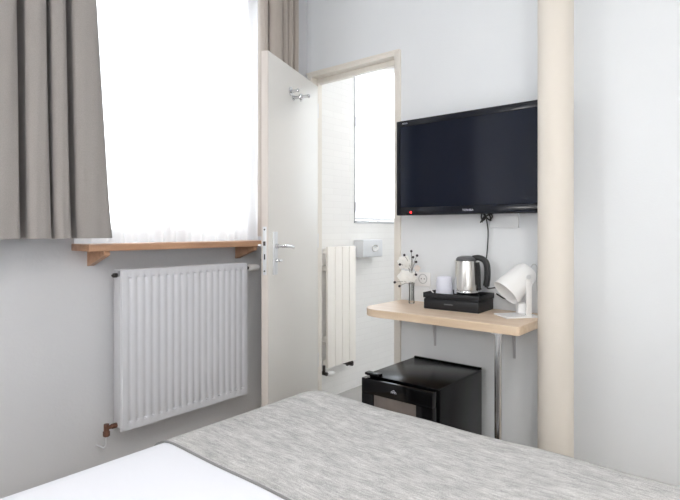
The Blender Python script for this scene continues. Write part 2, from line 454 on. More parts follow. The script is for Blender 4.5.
prof = []
y = -1.300; i = 0; rnd = random.Random(5)
while y < -.308:
    prof.append((-.032 + (.016 if i % 2 else -.018) * rnd.uniform(.6, 1.2), y)); y += rnd.uniform(.026, .042); i += 1
o = sheet('sheer_curtain', prof, 1.125, 2.475, lambda f, x, y: (x, y), M['sheer'], thick=.0008, rows=10, wob=.004)
o.modifiers.clear()
tag(o, 'white translucent voile curtain glowing in front of the window', 'curtain')

# left heavy curtain
def pleats(cols, xv, xf):
    P = []
    for c0, c1 in cols:
        w = c1 - c0
        P += [(xv + .015, c0 - w * .04), (xf - .035, c0 + w * .02), (xf - .004, c0 + w * .25), (xf, c0 + w * .62), (xf - .03, c1 - w * .03), (xv + .01, c1 - w * .04)]
        P.append((xv, c1 + .006))
    return P
def pleats(cols, xv, xf):
    """deep rounded pleats: each one bulges past its own neck, dark narrow valleys between"""
    P = []
    for n, (c0, c1) in enumerate(cols):
        w = c1 - c0; g0 = (c0 - cols[n - 1][1]) if n else .02; g1 = (cols[n + 1][0] - c1) if n < len(cols) - 1 else .02
        F = xf[n] if isinstance(xf, list) else xf
        nk = min(.012, w * .18)
        P += [(xv, c0 - g0 * .12), (xv + (F - xv) * .5, c0 + nk), (F - .026, c0 - .001), (F - .006, c0 + w * .16), (F, c0 + w * .5), (F - .006, c1 - w * .16), (F - .026, c1 + .001), (xv + (F - xv) * .5, c1 - nk), (xv, c1 + g1 * .12)]
    return P
cols = [(-2.03, -1.945), (-1.915, -1.835), (-1.80, -1.72), (-1.680, -1.562), (-1.534, -1.468), (-1.450, -1.402), (-1.374, -1.252)]
P = pleats(cols, .040, .205)
P = P[:-2] + [(.12, -1.256), (.10, -1.262)]
def lct(f, x, y):
    k = .075 * f ** .7
    if y > -1.374: y -= .42 * f * (y + 1.374)
    return (x * (1 - .12 * f) + .02 * f, -1.75 + (y + 1.75) * (1 - k))
lc = sheet('curtain', P, 1.150, 2.53, lct, M['curtain'], thick=.003, rows=22, wob=.0015, seed=3)
tag(lc, 'dark grey pleated curtain hanging at the left end of the wooden shelf', 'curtain')
cols = [(-.452, -.415), (-.405, -.325), (-.310, -.272), (-.258, -.214)]
P = pleats(cols, .050, [.135, .150, .128, .112])
P = P[2:] + [(.07, -.198), (.092, -.190), (.090, -.165), (.07, -.150), (.045, -.140)]
rc = sheet('curtain', P, 1.148, 2.53, lambda f, x, y: (x, y), M['curtain2'], thick=.003, rows=20, wob=.002, seed=9)
tag(rc, 'taupe gathered curtain in the corner behind the open door', 'curtain')

# ------------------------------------------------------------------ panel radiator
t = thing('panel_radiator', 'wide white ribbed panel radiator on the wall under the wooden shelf', 'radiator', (.085, -.865, .387))
y0, y1, z0, z1 = -1.180, -.543, .384, 1.024
b = BM(); NY, NZ = 18 * 8, 20
ny = NY + 1
edge = .018
zs = [z0, z0 + .002, z0 + .03, z0 + .034, z0 + .045] + [z0 + .045 + (z1 - z0 - .09) * k / 6 for k in range(1, 6)] + [z1 - .045, z1 - .034, z1 - .03, z1 - .002, z1]
ya = [y0, y0 + .003, y0 + edge]; pit = (y1 - y0 - 2 * edge) / 18
ys = ya[:]
for k in range(18):
    for f in (.18, .30, .42, .58, .70, .82, 1.0): ys.append(y0 + edge + pit * (k + f))
ys += [y1 - .003, y1]
def depth(y, z):
    if y < y0 + .001 or y > y1 - .001 or z < z0 + .001 or z > z1 - .001: return .114
    q = (y - y0 - edge) / pit
    if q < 0 or q > 18: return .120
    f = q % 1.0
    if z < z0 + .032 or z > z1 - .032: return .120
    g = 0.0
    if .35 < f < .65: g = -.0022
    elif .25 < f < .75: g = -.0011
    if z < z0 + .043 or z > z1 - .043: g *= 3.6
    return .120 + g
G = [[b.verts.new((depth(y, z), y, z)) for y in ys] for z in zs]
for A, B in zip(G, G[1:]):
    for i in range(len(A) - 1): b.faces.new((A[i], A[i + 1], B[i + 1], B[i]))
box(b, .106, .113, y0, y1, z0, z1)
obj('front_panel', b, M['rad'], t, smooth=50)
b = BM(); box(b, .056, .062, y0 + .01, y1 - .01, z0 + .01, z1 - .01, .002); obj('back_panel', b, M['rad'], t)
b = BM()
k = y0 + .02
while k < y1 - .02:
    box(b, .064, .104, k, k + .0015, z0 + .03, z1 - .03); k += .016
obj('convector_fins', b, M['rad_side'], t)
for ya_, yb_ in ((y0 - .001, y0 + .007), (y1 - .007, y1 + .001)):
    b = BM(); box(b, .054, .1058, ya_, yb_, z0 + .012, z1 - .03, .0015); obj('side_cover', b, M['rad_side'], t)
b = BM()
for x in (.064, .075, .086, .097): box(b, x - .002, x + .002, y0 + .002, y1 - .002, z1 - .006, z1 - .001)
k = y0 + .004
while k < y1 - .004:
    box(b, .056, .1058, k, k + .004, z1 - .005, z1 - .0015); k += .02
obj('top_grille', b, M['rad_side'], t)
b = BM(); cyl(b, (.078, y0 + .001, z1 - .024), (.078, y0 - .014, z1 - .024), .010, seg=6); cyl(b, (.078, y0 - .014, z1 - .024), (.078, y0 - .019, z1 - .024), .005, seg=12)
obj('bleed_plug', b, M['darkmetal'], t)
for y in (y0 + .12, y1 - .12):
    b = BM(); box(b, .001, .055, y - .012, y + .012, z0 + .08, z1 - .08, .002); obj('wall_bracket', b, M['rad_side'], t)
# return valve bottom left
b = BM()
cyl(b, (.080, y0 - .001, .405), (.080, y0 - .022, .405), .010, seg=6); cyl(b, (.080, y0 - .018, .405), (.080, y0 - .040, .405), .008, seg=16)
cyl(b, (.080, y0 - .042, .420), (.080, y0 - .042, .372), .010, seg=16); cyl(b, (.080, y0 - .042, .392), (.080, y0 - .042, .374), .013, seg=6)
v = obj('return_valve', b, M['copper'], t)
b = BM(); tube(b, [(.080, y0 - .042, .374), (.079, y0 - .042, .350), (.072, y0 - .042, .330), (.050, y0 - .042, .320), (.001, y0 - .042, .318)], .0034, seg=12); obj('pipe', b, M['wall_win'], v)
# thermostat right
b = BM(); cyl(b, (.080, y1 + .001, .992), (.080, y1 + .020, .992), .011, seg=8); cyl(b, (.080, y1 + .018, .992), (.080, y1 + .034, .992), .008, seg=16)
cyl(b, (.080, y1 + .026, .992), (.045, y1 + .026, .992), .007, seg=12); cyl(b, (.045, y1 + .026, .992), (.001, y1 + .026, .992), .007, seg=12)
v = obj('inlet_valve', b, M['darkmetal'], t)
b = BM(); revolve(b, (.080, y1 + .034, .992), (0, 1, 0), [(0, 0), (.013, 0), (.017, .006), (.017, .048), (.014, .060), (.012, .066), (0, .066)], 20)
obj('thermostat_head', b, M['whiteplastic'], v)

# ------------------------------------------------------------------ open door
hx, hy = .090, -.004
ang = math.atan2(.364, .931)
Dm = Matrix.Translation((hx, hy, 0)) @ Matrix.Rotation(ang, 4, 'Z')   # local: -Y along the leaf, +X = room face normal
dr = bpy.data.objects.new('door_1', None); C.objects.link(dr); dr.location = (hx, hy, 0); dr.rotation_euler = (0, 0, ang); dr['kind'] = 'structure'
dr['label'] = 'white door standing open into the bedroom'; WORLD['door_1'] = Dm
L = .632
b = BM(); box(b, -.034, 0, -L + .002, -.002, .155, 1.997, .0015, Mx=Dm); obj('door_leaf', b, M['door'], dr)
b = BM(); box(b, -.034, 0.0, -L - .0005, -L + .0022, .155, 1.997, .0008, Mx=Dm); obj('door_edge', b, M['dooredge'], dr)
b = BM(); box(b, -.027, -.008, -L - .0022, -L + .0, .975, 1.195, .0008, Mx=Dm); fp = obj('lock_faceplate', b, M['satin'], dr)
b = BM(); box(b, -.023, -.012, -L - .006, -L - .0015, 1.108, 1.128, .001, Mx=Dm); obj('latch', b, M['darkmetal'], fp)
b = BM(); box(b, -.020, -.014, -L - .0032, -L - .0015, 1.045, 1.070, .0005, Mx=Dm); obj('bolt', b, M['darkmetal'], fp)
for z in (1.182, .992):
    b = BM(); cyl(b, Dm @ Vector((-.0175, -L - .0015, z)), Dm @ Vector((-.0175, -L - .0032, z)), .004, seg=12); obj('screw', b, M['darkmetal'], fp)
# handles: near face and far face
for sd in (1, -1):
    x0 = 0 if sd == 1 else -.034
    b = BM(); a_, c_ = sorted((x0, x0 + sd * .008))
    box(b, a_, c_, -.588, -.546, .972, 1.172, .0025, Mx=Dm); hp = obj('handle_plate', b, M['satin'], dr)
    b = BM()
    cyl(b, Dm @ Vector((x0 + sd * .006, -.566, 1.105)), Dm @ Vector((x0 + sd * .020, -.566, 1.105)), .0115, seg=20)
    tube(b, [Dm @ Vector(q) for q in ((x0 + sd * .015, -.566, 1.105), (x0 + sd * .040, -.566, 1.105), (x0 + sd * .050, -.555, 1.105), (x0 + sd * .051, -.520, 1.103), (x0 + sd * .050, -.470, 1.098), (x0 + sd * .046, -.450, 1.094))], .0075, seg=12)
    obj('lever', b, M['chrome'], hp)
    b = BM(); cyl(b, Dm @ Vector((x0 + sd * .006, -.566, 1.038)), Dm @ Vector((x0 + sd * .016, -.566, 1.038)), .009, seg=16)
    cyl(b, Dm @ Vector((x0 + sd * .016, -.566, 1.038)), Dm @ Vector((x0 + sd * .030, -.566, 1.038)), .004, seg=10)
    box(b, *sorted((x0 + sd * .026, x0 + sd * .034)), -.578, -.548, 1.033, 1.043, .002, Mx=Dm)
    obj('thumb_turn', b, M['chrome'], hp)
for z in (.40, 1.08, 1.82):
    b = BM(); cyl(b, Dm @ Vector((-.003, .0045, z)), Dm @ Vector((-.003, .0045, z + .08)), .0045, seg=12); obj('hinge', b, M['satin'], dr)
# coat hook
t = thing('coat_hook', 'small chrome double coat hook high on the open white door', 'hook', Dm @ Vector((0, -.36, 1.85)), ang)
for y_, z_, ln, rr in ((-.385, 1.872, .040, .021), (-.352, 1.848, .084, .014)):
    b = BM(); cyl(b, Dm @ Vector((.0005, y_, z_)), Dm @ Vector((.006, y_, z_)), rr, seg=24); ro = obj('rosette', b, M['chrome'], t)
    b = BM(); cyl(b, Dm @ Vector((.006, y_, z_)), Dm @ Vector((ln, y_, z_ + .002)), .0085, .0075, seg=16)
    if ln > .05:
        revolve(b, Dm @ Vector((.034, y_, z_)), Dm.to_3x3() @ Vector((1, 0, 0)), [(0, 0), (.015, .003), (.018, .010), (.015, .017), (0, .020)], 20)
        cyl(b, Dm @ Vector((.043, y_, z_)), Dm @ Vector((.043, y_, z_ - .022)), .005, .004, seg=12)
    ball(b, Dm @ Vector((ln, y_, z_ + .002)), .0095, 12)
    obj('peg', b, M['chrome'], ro)

# ------------------------------------------------------------------ bathroom fittings
t = thing('column_radiator', 'narrow tall white radiator on the tiled bathroom wall', 'radiator', (.03, .25, .36))
ry0, ry1 = .115, .386; rw = (ry1 - ry0) / 4
for k in range(4):
    b = BM(); box(b, .040, .060, ry0 + k * rw + .002, ry0 + (k + 1) * rw - .002, .362, 1.080, .004, 3); obj('panel', b, M['brad'], t)
for z in (.372, 1.035):
    b = BM(); box(b, .010, .039, ry0 + .008, ry1 - .008, z, z + .030, .004); obj('header_tube', b, M['brad'], t)
for z in (.50, .93):
    b = BM(); box(b, -.029, .039, ry0 + .05, ry0 + .08, z, z + .03, .002); obj('wall_bracket', b, M['brad'], t)
b = BM(); cyl(b, (.025, ry1 - .03, .372), (.025, ry1 - .03, .345), .009, seg=12); cyl(b, (-.02, ry1 - .03, .338), (.055, ry1 - .03, .338), .011, seg=12); cyl(b, (.025, ry1 - .05, .338), (.025, ry1 + .005, .338), .012, seg=8)
obj('return_valve', b, M['darkmetal'], t)
b = BM(); cyl(b, (.025, ry0 + .005, .372), (.025, ry0 + .005, .335), .009, seg=12); cyl(b, (-.02, ry0 + .005, .325), (.05, ry0 + .005, .325), .011, seg=12)
v = obj('inlet_valve', b, M['darkmetal'], t)
b = BM(); revolve(b, (.03, ry0 + .02, .322), (.5, .85, -.05), [(0, 0), (.012, 0), (.015, .006), (.014, .04), (.010, .05), (0, .05)], 16); obj('thermostat_head', b, M['whiteplastic'], v)

t = thing('tissue_dispenser', 'shiny metal tissue dispenser box on the bathroom wall beside the radiator', 'dispenser', (.01, .59, 1.0))
b = BM(); box(b, BX, .05, .475, .69, 1.002, 1.116, .006, 3); obj('casing', b, M['satin'], t)
b = BM(); revolve(b, (.0505, .60, 1.058), (1, 0, 0), [(.034, 0), (.038, .003), (.034, .005), (.028, .002), (.027, -.0)], 32)
for v_ in b.verts: v_.co.z = 1.058 + (v_.co.z - 1.058) * .62
obj('slot_rim', b, M['steel'], t)
b = BM()
Pp = [(.051, .572, 1.058), (.066, .585, 1.052), (.074, .600, 1.060), (.066, .622, 1.070), (.052, .630, 1.060)]
G = []
for k in range(5):
    G.append([b.verts.new((x + .002 * k, y + .003 * math.sin(k), z + .010 - .007 * k)) for x, y, z in smooth_path([Vector(p) for p in Pp], 4)] if False else [b.verts.new((p.x, p.y, p.z + .012 - .006 * k)) for p in smooth_path(Pp, 4)])
for A, B in zip(G, G[1:]):
    for i in range(len(A) - 1): b.faces.new((A[i], A[i + 1], B[i + 1], B[i]))
tag(obj('tissue', b, M['whiteplastic'], None, smooth=60), 'white tissue poking out of the metal dispenser slot', 'tissue')

# ------------------------------------------------------------------ column
b = BM(); cyl(b, (1.4775, -.25, 0), (1.4775, -.25, H), .061, seg=64)
o = obj('column', b, M['column']); o['kind'] = 'structure'; o.name = 'trim_3'; o['label'] = 'round cream pipe column in front of the white wall'

# ------------------------------------------------------------------ television
t = thing('television', 'black flat screen television mounted on the white wall above the desk', 'television', (1.055, -.05, 1.25))
tx0, tx1, tz0, tz1, ty = .692, 1.420, 1.249, 1.700, -.105
b = BM()
BZ = (.026, .030, .040, .046)   # left/right, top, bottom widths
box(b, tx0, tx1, ty, -.060, tz0, tz1, .004, 3)
obj('casing', b, M['bezel'], t)
b = BM()
q = [(tx0 + .003, tx0 + .024, tz0 + .003, tz1 - .003), (tx1 - .024, tx1 - .003, tz0 + .003, tz1 - .003), (tx0 + .024, tx1 - .024, tz1 - .030, tz1 - .003), (tx0 + .024, tx1 - .024, tz0 + .003, tz0 + .038)]
for a_ in q: box(b, a_[0], a_[1], ty - .004, ty - .0005, a_[2], a_[3], .0015)
bz = obj('bezel', b, M['bezel'], t)
b = BM(); box(b, tx0 + .0245, tx1 - .0245, ty - .0015, ty + .0, tz0 + .0385, tz1 - .0305); obj('screen', b, M['screen'], t)
Tm = lambda x, z: Matrix.Translation((x, ty - .0042, z)) @ Matrix.Rotation(PI / 2, 4, 'X')
obj('wordmark', text_bm('TOSHIBA', .0125, Tm(1.064, tz0 + .018)), M['letter'], bz, smooth=0)
obj('corner_wordmark', text_bm('REGZA', .0095, Tm(.742, tz1 - .016)), M['letter'], bz, smooth=0)
b = BM(); ball(b, (.775, ty - .0045, tz0 + .014), .0045, 12); obj('standby_light', b, M['led'], bz)
b = BM(); box(b, .90, 1.22, -.060, -.035, 1.30, 1.62, .008); obj('rear_housing', b, M['black'], t)
b = BM(); box(b, .96, 1.16, -.035, -.001, 1.38, 1.56, .003); obj('wall_mount', b, M['black'], t)
# power cable with its coiled slack
b = BM()
pts = [(1.10, -.045, 1.262), (1.106, -.035, 1.245), (1.125, -.030, 1.226), (1.140, -.028, 1.236), (1.132, -.026, 1.250), (1.110, -.028, 1.240), (1.092, -.030, 1.222), (1.086, -.030, 1.212), (1.094, -.028, 1.228), (1.106, -.024, 1.244), (1.110, -.018, 1.222), (1.114, -.012, 1.17), (1.110, -.010, 1.10), (1.104, -.010, 1.04), (1.100, -.010, .95), (1.10, -.010, .925)]
tube(b, pts, .0028, seg=8, n=6)
tube(b, [(1.10, -.038, 1.258), (1.12, -.036, 1.232), (1.136, -.034, 1.222), (1.128, -.033, 1.246), (1.104, -.036, 1.232), (1.096, -.036, 1.214)], .0032, seg=8)
tube(b, [(1.098, -.04, 1.255), (1.094, -.037, 1.236), (1.100, -.035, 1.222), (1.112, -.035, 1.236), (1.108, -.038, 1.254)], .004, seg=8)
tag(obj('power_cable', b, M['black']), 'thin black cable hanging down the wall below the television', 'cable')

b = BM(); box(b, 1.125, 1.249, -.014, -.0005, 1.190, 1.254, .0025); bx_ = obj('blank_wall_plate', b, M['wall'])
tag(bx_, 'white blank rectangular cover plate on the wall just under the television', 'wall plate')

# wall socket
t = thing('wall_socket', 'white double wall plate with grey round power socket beside the flowers', 'socket', (.77, -.005, .91))
b = BM(); box(b, .715, .822, -.010, -.0005, .908, .975, .003); obj('plate', b, M['whiteplastic'], t)
b = BM(); revolve(b, (.781, -.010, .944), (0, -1, 0), [(.024, 0), (.024, .003), (.021, .004), (.020, -.0), (.019, -.004), (0, -.004)], 32); obj('socket_well', b, M['socket'], t)
b = BM()
for x in (.773, .789): cyl(b, (x, -.0065, .944), (x, -.0145 + .003, .944), .0025, seg=10)
obj('socket_pin', b, M['darkmetal'], t)

# ------------------------------------------------------------------ wall desk
t = thing('wall_desk', 'narrow pale wooden wall desk with rounded corner and one chrome leg', 'desk', (1.0, -.18, 0))
def arc(cx, cy, r, a0, a1, n=10): return [(cx + r * math.cos(a0 + (a1 - a0) * k / n), cy + r * math.sin(a0 + (a1 - a0) * k / n)) for k in range(n + 1)]
dx0, dx1, dy0, dz0, dz1 = .654, 1.383, -.357, .799, .832
poly = [(dx0, -.001)] + arc(dx0 + .10, dy0 + .10, .10, PI, 1.5 * PI) + arc(dx1 - .012, dy0 + .012, .012, 1.5 * PI, 2 * PI, 4) + [(dx1, -.001)]
b = BM(); prism(b, poly, 'Z', dz0, dz1 - .0015)
prism(b, [(x, y) for x, y in poly], 'Z', dz1 - .0015, dz1)
bmesh.ops.remove_doubles(b, verts=b.verts[:], dist=1e-5)
o = obj('desk_top', b, M['beech'], t, smooth=25)
b = BM()
ring = [(dx0, -.003)] + arc(dx0 + .10, dy0 + .10, .10, PI, 1.5 * PI) + arc(dx1 - .012, dy0 + .012, .012, 1.5 * PI, 2 * PI, 4) + [(dx1, -.003)]
A = []
for (x, y) in ring:
    cxm, cym = 1.0, -.15
    A.append((x, y))
off = []
for i, (x, y) in enumerate(A):
    p = Vector(A[max(i - 1, 0)]); q_ = Vector(A[min(i + 1, len(A) - 1)]); d = (q_ - p).normalized(); off.append((x + d.y * .0012, y - d.x * .0012))
rows = []
for z, f in ((dz0 + .001, 0), (dz0 + .0015, 1), (dz1 - .002, 1), (dz1 - .0012, 0)):
    rows.append([b.verts.new((off[i][0] if f else A[i][0], off[i][1] if f else A[i][1], z)) for i in range(len(A))])
for P_, Q_ in zip(rows, rows[1:]):
    for i in range(len(A) - 1): b.faces.new((P_[i], P_[i + 1], Q_[i + 1], Q_[i]))
obj('edge_band', b, M['beechedge'], t)
b = BM(); cyl(b, (1.288, -.312, .003), (1.288, -.312, .790), .0138, seg=28); lg = obj('leg', b, M['chrome'], t)
b = BM(); cyl(b, (1.288, -.312, .790), (1.288, -.312, .799), .026, seg=28); obj('flange', b, M['chrome'], lg)
b = BM(); cyl(b, (1.288, -.312, 0), (1.288, -.312, .010), .019, seg=28); obj('foot', b, M['blacksoft'], lg)
for x in (.843, 1.228):
    b = BM(); box(b, x - .006, x + .006, -.004, -.0005, .628, .799, .0005); box(b, x - .008, x + .008, -.22, -.004, .795, .799, .0005)
    prism(b, [(-.004, .632), (-.030, .79), (-.19, .794), (-.19, .797), (-.004, .797)], 'X', x - .0035, x + .0035)
    obj('bracket', b, M['grey_br'], t)

# ------------------------------------------------------------------ black tray box
tr = R(2.5); tc = Vector((1.014, -.097, .832))
t = thing('welcome_tray', 'black tray box with a shallow drawer on the wooden desk under the kettle', 'tray', tc, tr)
TM = Matrix.Translation(tc) @ Matrix.Rotation(tr, 4, 'Z')
hw, hd = .127, .082
b = BM(); box(b, -hw, hw, -hd, hd, .0005, .046, .002, Mx=TM); obj('drawer_box', b, M['blacksoft'], t)
b = BM(); box(b, -hw + .001, hw - .001, -hd - .003, -hd - .0002, .003, .044, .001, Mx=TM); dw = obj('drawer_front', b, M['blacksoft'], t)
b = BM(); box(b, -.028, .012, -hd - .0055, -hd - .0028, .024, .029, .001, Mx=TM); obj('drawer_pull', b, M['greyplastic'], dw)
b = BM(); TF = .053
box(b, -hw - .003, hw + .003, -hd - .003, hd + .003, .049, TF, .001, Mx=TM)
for q in ((-hw - .003, hw + .003, -hd - .003, -hd + .001), (-hw - .003, hw + .003, hd - .001, hd + .003), (-hw - .003, -hw + .001, -hd + .001, hd - .001), (hw - .001, hw + .003, -hd + .001, hd - .001)):
    box(b, q[0], q[1], q[2], q[3], TF, .072, .001, Mx=TM)
obj('tray_rim', b, M['blacksoft'], t)
b = BM(); box(b, -hw + .004, hw - .004, -hd + .004, hd - .004, .046, .049, Mx=TM); obj('spacer', b, M['black'], t)
TZ = .832 + TF

# kettle
kx, ky = 1.051, -.094
t = thing('electric_kettle', 'brushed steel electric kettle with black handle standing on the black tray', 'kettle', (kx, ky, TZ))
b = BM(); revolve(b, (kx, ky, TZ), (0, 0, 1), [(0, .0005), (.054, .0005), (.055, .006), (.054, .014), (.050, .017), (0, .017)], 40); obj('power_base', b, M['black'], t)
b = BM(); revolve(b, (kx, ky, TZ), (0, 0, 1), [(0, .0172), (.052, .0172), (.0528, .020), (.0522, .06), (.050, .11), (.0472, .150), (.0462, .160), (.040, .162), (0, .162)], 48)
for v_ in b.verts:   # spout lip on the left
    dx, dz_ = v_.co.x - kx, v_.co.z - TZ
    if dz_ > .12 and dx < -.03: v_.co.x -= (dz_ - .12) * .28 * max(0, 1 - abs(v_.co.y - ky) / .03)
body = obj('body', b, M['steel'], t, smooth=40)
b = BM(); revolve(b, (kx, ky, TZ), (0, 0, 1), [(.0529, .0172), (.0535, .019), (.0535, .030), (.0529, .032)], 48); obj('base_band', b, M['chrome'], body)
b = BM(); revolve(b, (kx, ky, TZ), (0, 0, 1), [(0, .1625), (.046, .1625), (.0455, .169), (.038, .177), (.020, .182), (0, .183)], 40); ld = obj('lid', b, M['greyplastic'], t)
dirh = Vector((math.cos(R(8)), math.sin(R(8)), 0))
b = BM()
def hp_(r, z): return Vector((kx, ky, TZ + z)) + dirh * r
def ribbon(bm, pts, wr, ww):
    """thick flat handle: pts (r,z), section half thickness wr, half width ww"""
    P = smooth_path([(r, 0, z) for r, z in pts], 6); rings = []; sd = Vector((-dirh.y, dirh.x, 0))
    for i, p in enumerate(P):
        d = (P[min(i + 1, len(P) - 1)] - P[max(i - 1, 0)]).normalized(); nrm = Vector((-d.z, 0, d.x))
        c = hp_(p.x, p.z); nv = dirh * nrm.x + Vector((0, 0, nrm.z))
        rings.append([bm.verts.new(c + nv * (wr * math.copysign(abs(math.cos(a)) ** .6, math.cos(a))) + sd * (ww * math.copysign(abs(math.sin(a)) ** .6, math.sin(a)))) for a in [2 * PI * k / 14 for k in range(14)]])
    for A_, B_ in zip(rings, rings[1:]):
        for k in range(14): bm.faces.new((A_[k], A_[(k + 1) % 14], B_[(k + 1) % 14], B_[k]))
    bm.faces.new(rings[0][::-1]); bm.faces.new(rings[-1])
ribbon(b, [(.030, .172), (.052, .175), (.074, .168), (.087, .152), (.092, .120), (.091, .085), (.086, .055)], .0125, .014)
ribbon(b, [(.049, .155), (.0535, .13), (.0555, .08), (.057, .045), (.062, .036)], .006, .012)
obj('handle', b, M['black'], t, smooth=60)
b = BM(); tube(b, [hp_(.088, .062), hp_(.094, .045), (1.172, -.055, .932), (1.198, -.040, .915), (1.218, -.030, .900), (1.216, -.025, .886), (1.190, -.020, .885), (1.168, -.010, .892), (1.150, -.006, .900)], .003, seg=8)
obj('cord', b, M['black'], t)
# cup upside down
cx_, cy_ = .9555, -.118
t = thing('cup', 'pale upside down cup on the black tray left of the kettle', 'cup', (cx_, cy_, TZ))
b = BM(); revolve(b, (cx_, cy_, TZ), (0, 0, 1), [(.036, .0), (.0385, .0005), (.0385, .004), (.037, .030), (.0345, .072), (.0325, .084), (.028, .088), (.026, .086), (0, .0855)], 36)
revolve(b, (cx_, cy_, TZ), (0, 0, 1), [(.036, .0), (.034, .03), (.032, .080), (0, .082)], 36)
obj('body', b, M['mug'], t, smooth=50)
b = BM(); tube(b, [(cx_ - .020, cy_ + .026, TZ + .060), (cx_ - .032, cy_ + .042, TZ + .058), (cx_ - .036, cy_ + .048, TZ + .040), (cx_ - .032, cy_ + .042, TZ + .022), (cx_ - .021, cy_ + .028, TZ + .018)], .004, seg=10)
obj('handle', b, M['mug'], t)
# sachets
for k, (sx, sy, rot, lab) in enumerate(((.910, -.145, .5, 'small white sachet leaning in the left front corner of the black tray'), (.922, -.085, -.6, 'small clear wrapped sachet behind the cup corner of the black tray'))):
    b = BM(); Mx = Matrix.Translation((sx, sy, TZ + .019)) @ Matrix.Rotation(rot, 4, 'Z') @ Matrix.Rotation(R(48), 4, 'Y')
    box(b, -.022, .022, -.012, .012, -.002, .002, .0015, Mx=Mx)
    tag(obj('sachet', b, M['whiteplastic'] if k == 0 else M['socket']), lab, 'sachet', 'sachets in the black tray')

# ------------------------------------------------------------------ table lamp
t = thing('desk_lamp', 'white spotlight desk lamp with tilted cylinder shade beside the cream column', 'lamp', (1.285, -.125, .832))
B0 = Vector((1.285, -.223, .832)); e1 = Vector((-.085, .072, 0)); e2 = Vector((.092, .112, 0))
b = BM(); Pq = [B0, B0 + e2, B0 + e2 + e1, B0 + e1]
lo = [b.verts.new(p + Vector((0, 0, .0005))) for p in Pq]; hi = [b.verts.new(p + Vector((0, 0, .0065))) for p in Pq]
for i in range(4): b.faces.new((lo[i], lo[(i + 1) % 4], hi[(i + 1) % 4], hi[i]))
b.faces.new(lo[::-1]); b.faces.new(hi); bmesh.ops.bevel(b, geom=[e for e in b.edges], offset=.0018, segments=2, affect='EDGES')
obj('base_plate', b, M['lamp'], t)
V = Vector((-.641, .767, 0)); Rr = Vector((.767, .641, 0)); UP = Vector((0, 0, 1))
Pv = Vector((1.302, -.097, .994))
near = Vector((1.341, -.140, 0)); far = Vector((1.265, -.048, 0))
b = BM()
for q_ in (near, far):
    a0 = Vector((q_.x, q_.y, .838)); a1 = Vector((q_.x, q_.y, 1.004))
    rot = math.atan2(Rr.y, Rr.x)
    Mx = Matrix.Translation(a0) @ Matrix.Rotation(rot, 4, 'Z')
    box(b, -.011, .011, -.0022, .0022, 0, .166, .001, Mx=Mx)
    cyl(b, Vector((q_.x, q_.y, .992)) - V * .003, Vector((q_.x, q_.y, .992)) + V * .003, .0125, seg=20)
# the foot bar joining both arms and the stub between them
Mx = Matrix.Translation((near + far) / 2 + UP * .838) @ Matrix.Rotation(math.atan2(V.y, V.x), 4, 'Z')
box(b, -.062, .062, -.011, .011, 0, .0045, .001, Mx=Mx)
obj('bracket', b, M['lamp'], t)
b = BM(); Mx = Matrix.Translation((near + far) / 2 + UP * .8425 - Rr * .012) @ Matrix.Rotation(math.atan2(V.y, V.x), 4, 'Z')
box(b, -.018, .018, -.016, .016, 0, .042, .003, Mx=Mx); obj('transformer_box', b, M['lamp'], t)
ax = (-Rr * .74 - UP * .66 - V * .17).normalized()
O = Pv - ax * .030
b = BM(); revolve(b, O, ax, [(0, -.012), (.020, -.010), (.038, -.003), (.046, .010), (.050, .022), (.060, .134), (.0585, .1345), (.049, .025), (.030, .012), (0, .010)], 48)
sh = obj('lamp_shade', b, M['lamp'], t, smooth=40)
b = BM(); ball(b, O + ax * .055, .022, 16); obj('bulb', b, M['whiteplastic'], sh)
for s_ in (-1, 1):
    b = BM(); cyl(b, Pv + V * s_ * .050, Pv + V * s_ * .064, .009, seg=20); obj('tilt_knob', b, M['satin'], t)
b = BM(); tube(b, [O - ax * .010, O - ax * .030 + UP * .006, O - ax * .038 + Rr * .01 - UP * .01, O + Rr * .035 - UP * .04, (1.352, -.07, .90), (1.355, -.05, .85), (1.352, -.02, .838), (1.33, -.008, .8345)], .0022, seg=8); obj('cord', b, M['socket'], t)

# ------------------------------------------------------------------ vase with artificial flowers
vx, vy = .766, -.088
b = BM(); revolve(b, (vx, vy, .832), (0, 0, 1), [(0, .001), (.013, .001), (.0145, .004), (.0125, .03), (.012, .075), (.0140, .098), (.0130, .098), (.0110, .075), (.0112, .03), (.011, .012), (0, .010)], 28)
tag(obj('glass_vase', b, M['vglass']), 'slim clear glass vase holding the white flowers on the desk', 'vase')
CR = Vector((.767, .641, 0))
def fp3(px, z, d=0.0):   # sideways offset seen from the bed, height, depth
    return Vector((vx, vy, 0)) + CR * px + Vector((-.641, .767, 0)) * d + Vector((0, 0, z))
def petals(bm, c, r, n, tilt, seed, face):
    rnd = random.Random(seed); f = Vector(face).normalized(); u, w = frame(f)
    for k in range(n):
        a = 2 * PI * k / n + rnd.uniform(-.2, .2); d = u * math.cos(a) + w * math.sin(a); sd = f.cross(d).normalized()
        G = []
        for i in range(6):
            s = i / 5; row = []
            for j in range(5):
                q = (j - 2) / 2; wd = r * .48 * math.sin(PI * min(1, .12 + s * .9)) ** .7
                lift = tilt * r * (.25 + s * .5 - .7 * s * s) - abs(q) * r * .10 + rnd.uniform(-.02, .02) * r
                row.append(bm.verts.new(c + d * (r * s) + sd * (q * wd) + f * lift))
            G.append(row)
        for A_, B_ in zip(G, G[1:]):
            for j in range(4): bm.faces.new((A_[j], A_[j + 1], B_[j + 1], B_[j]))
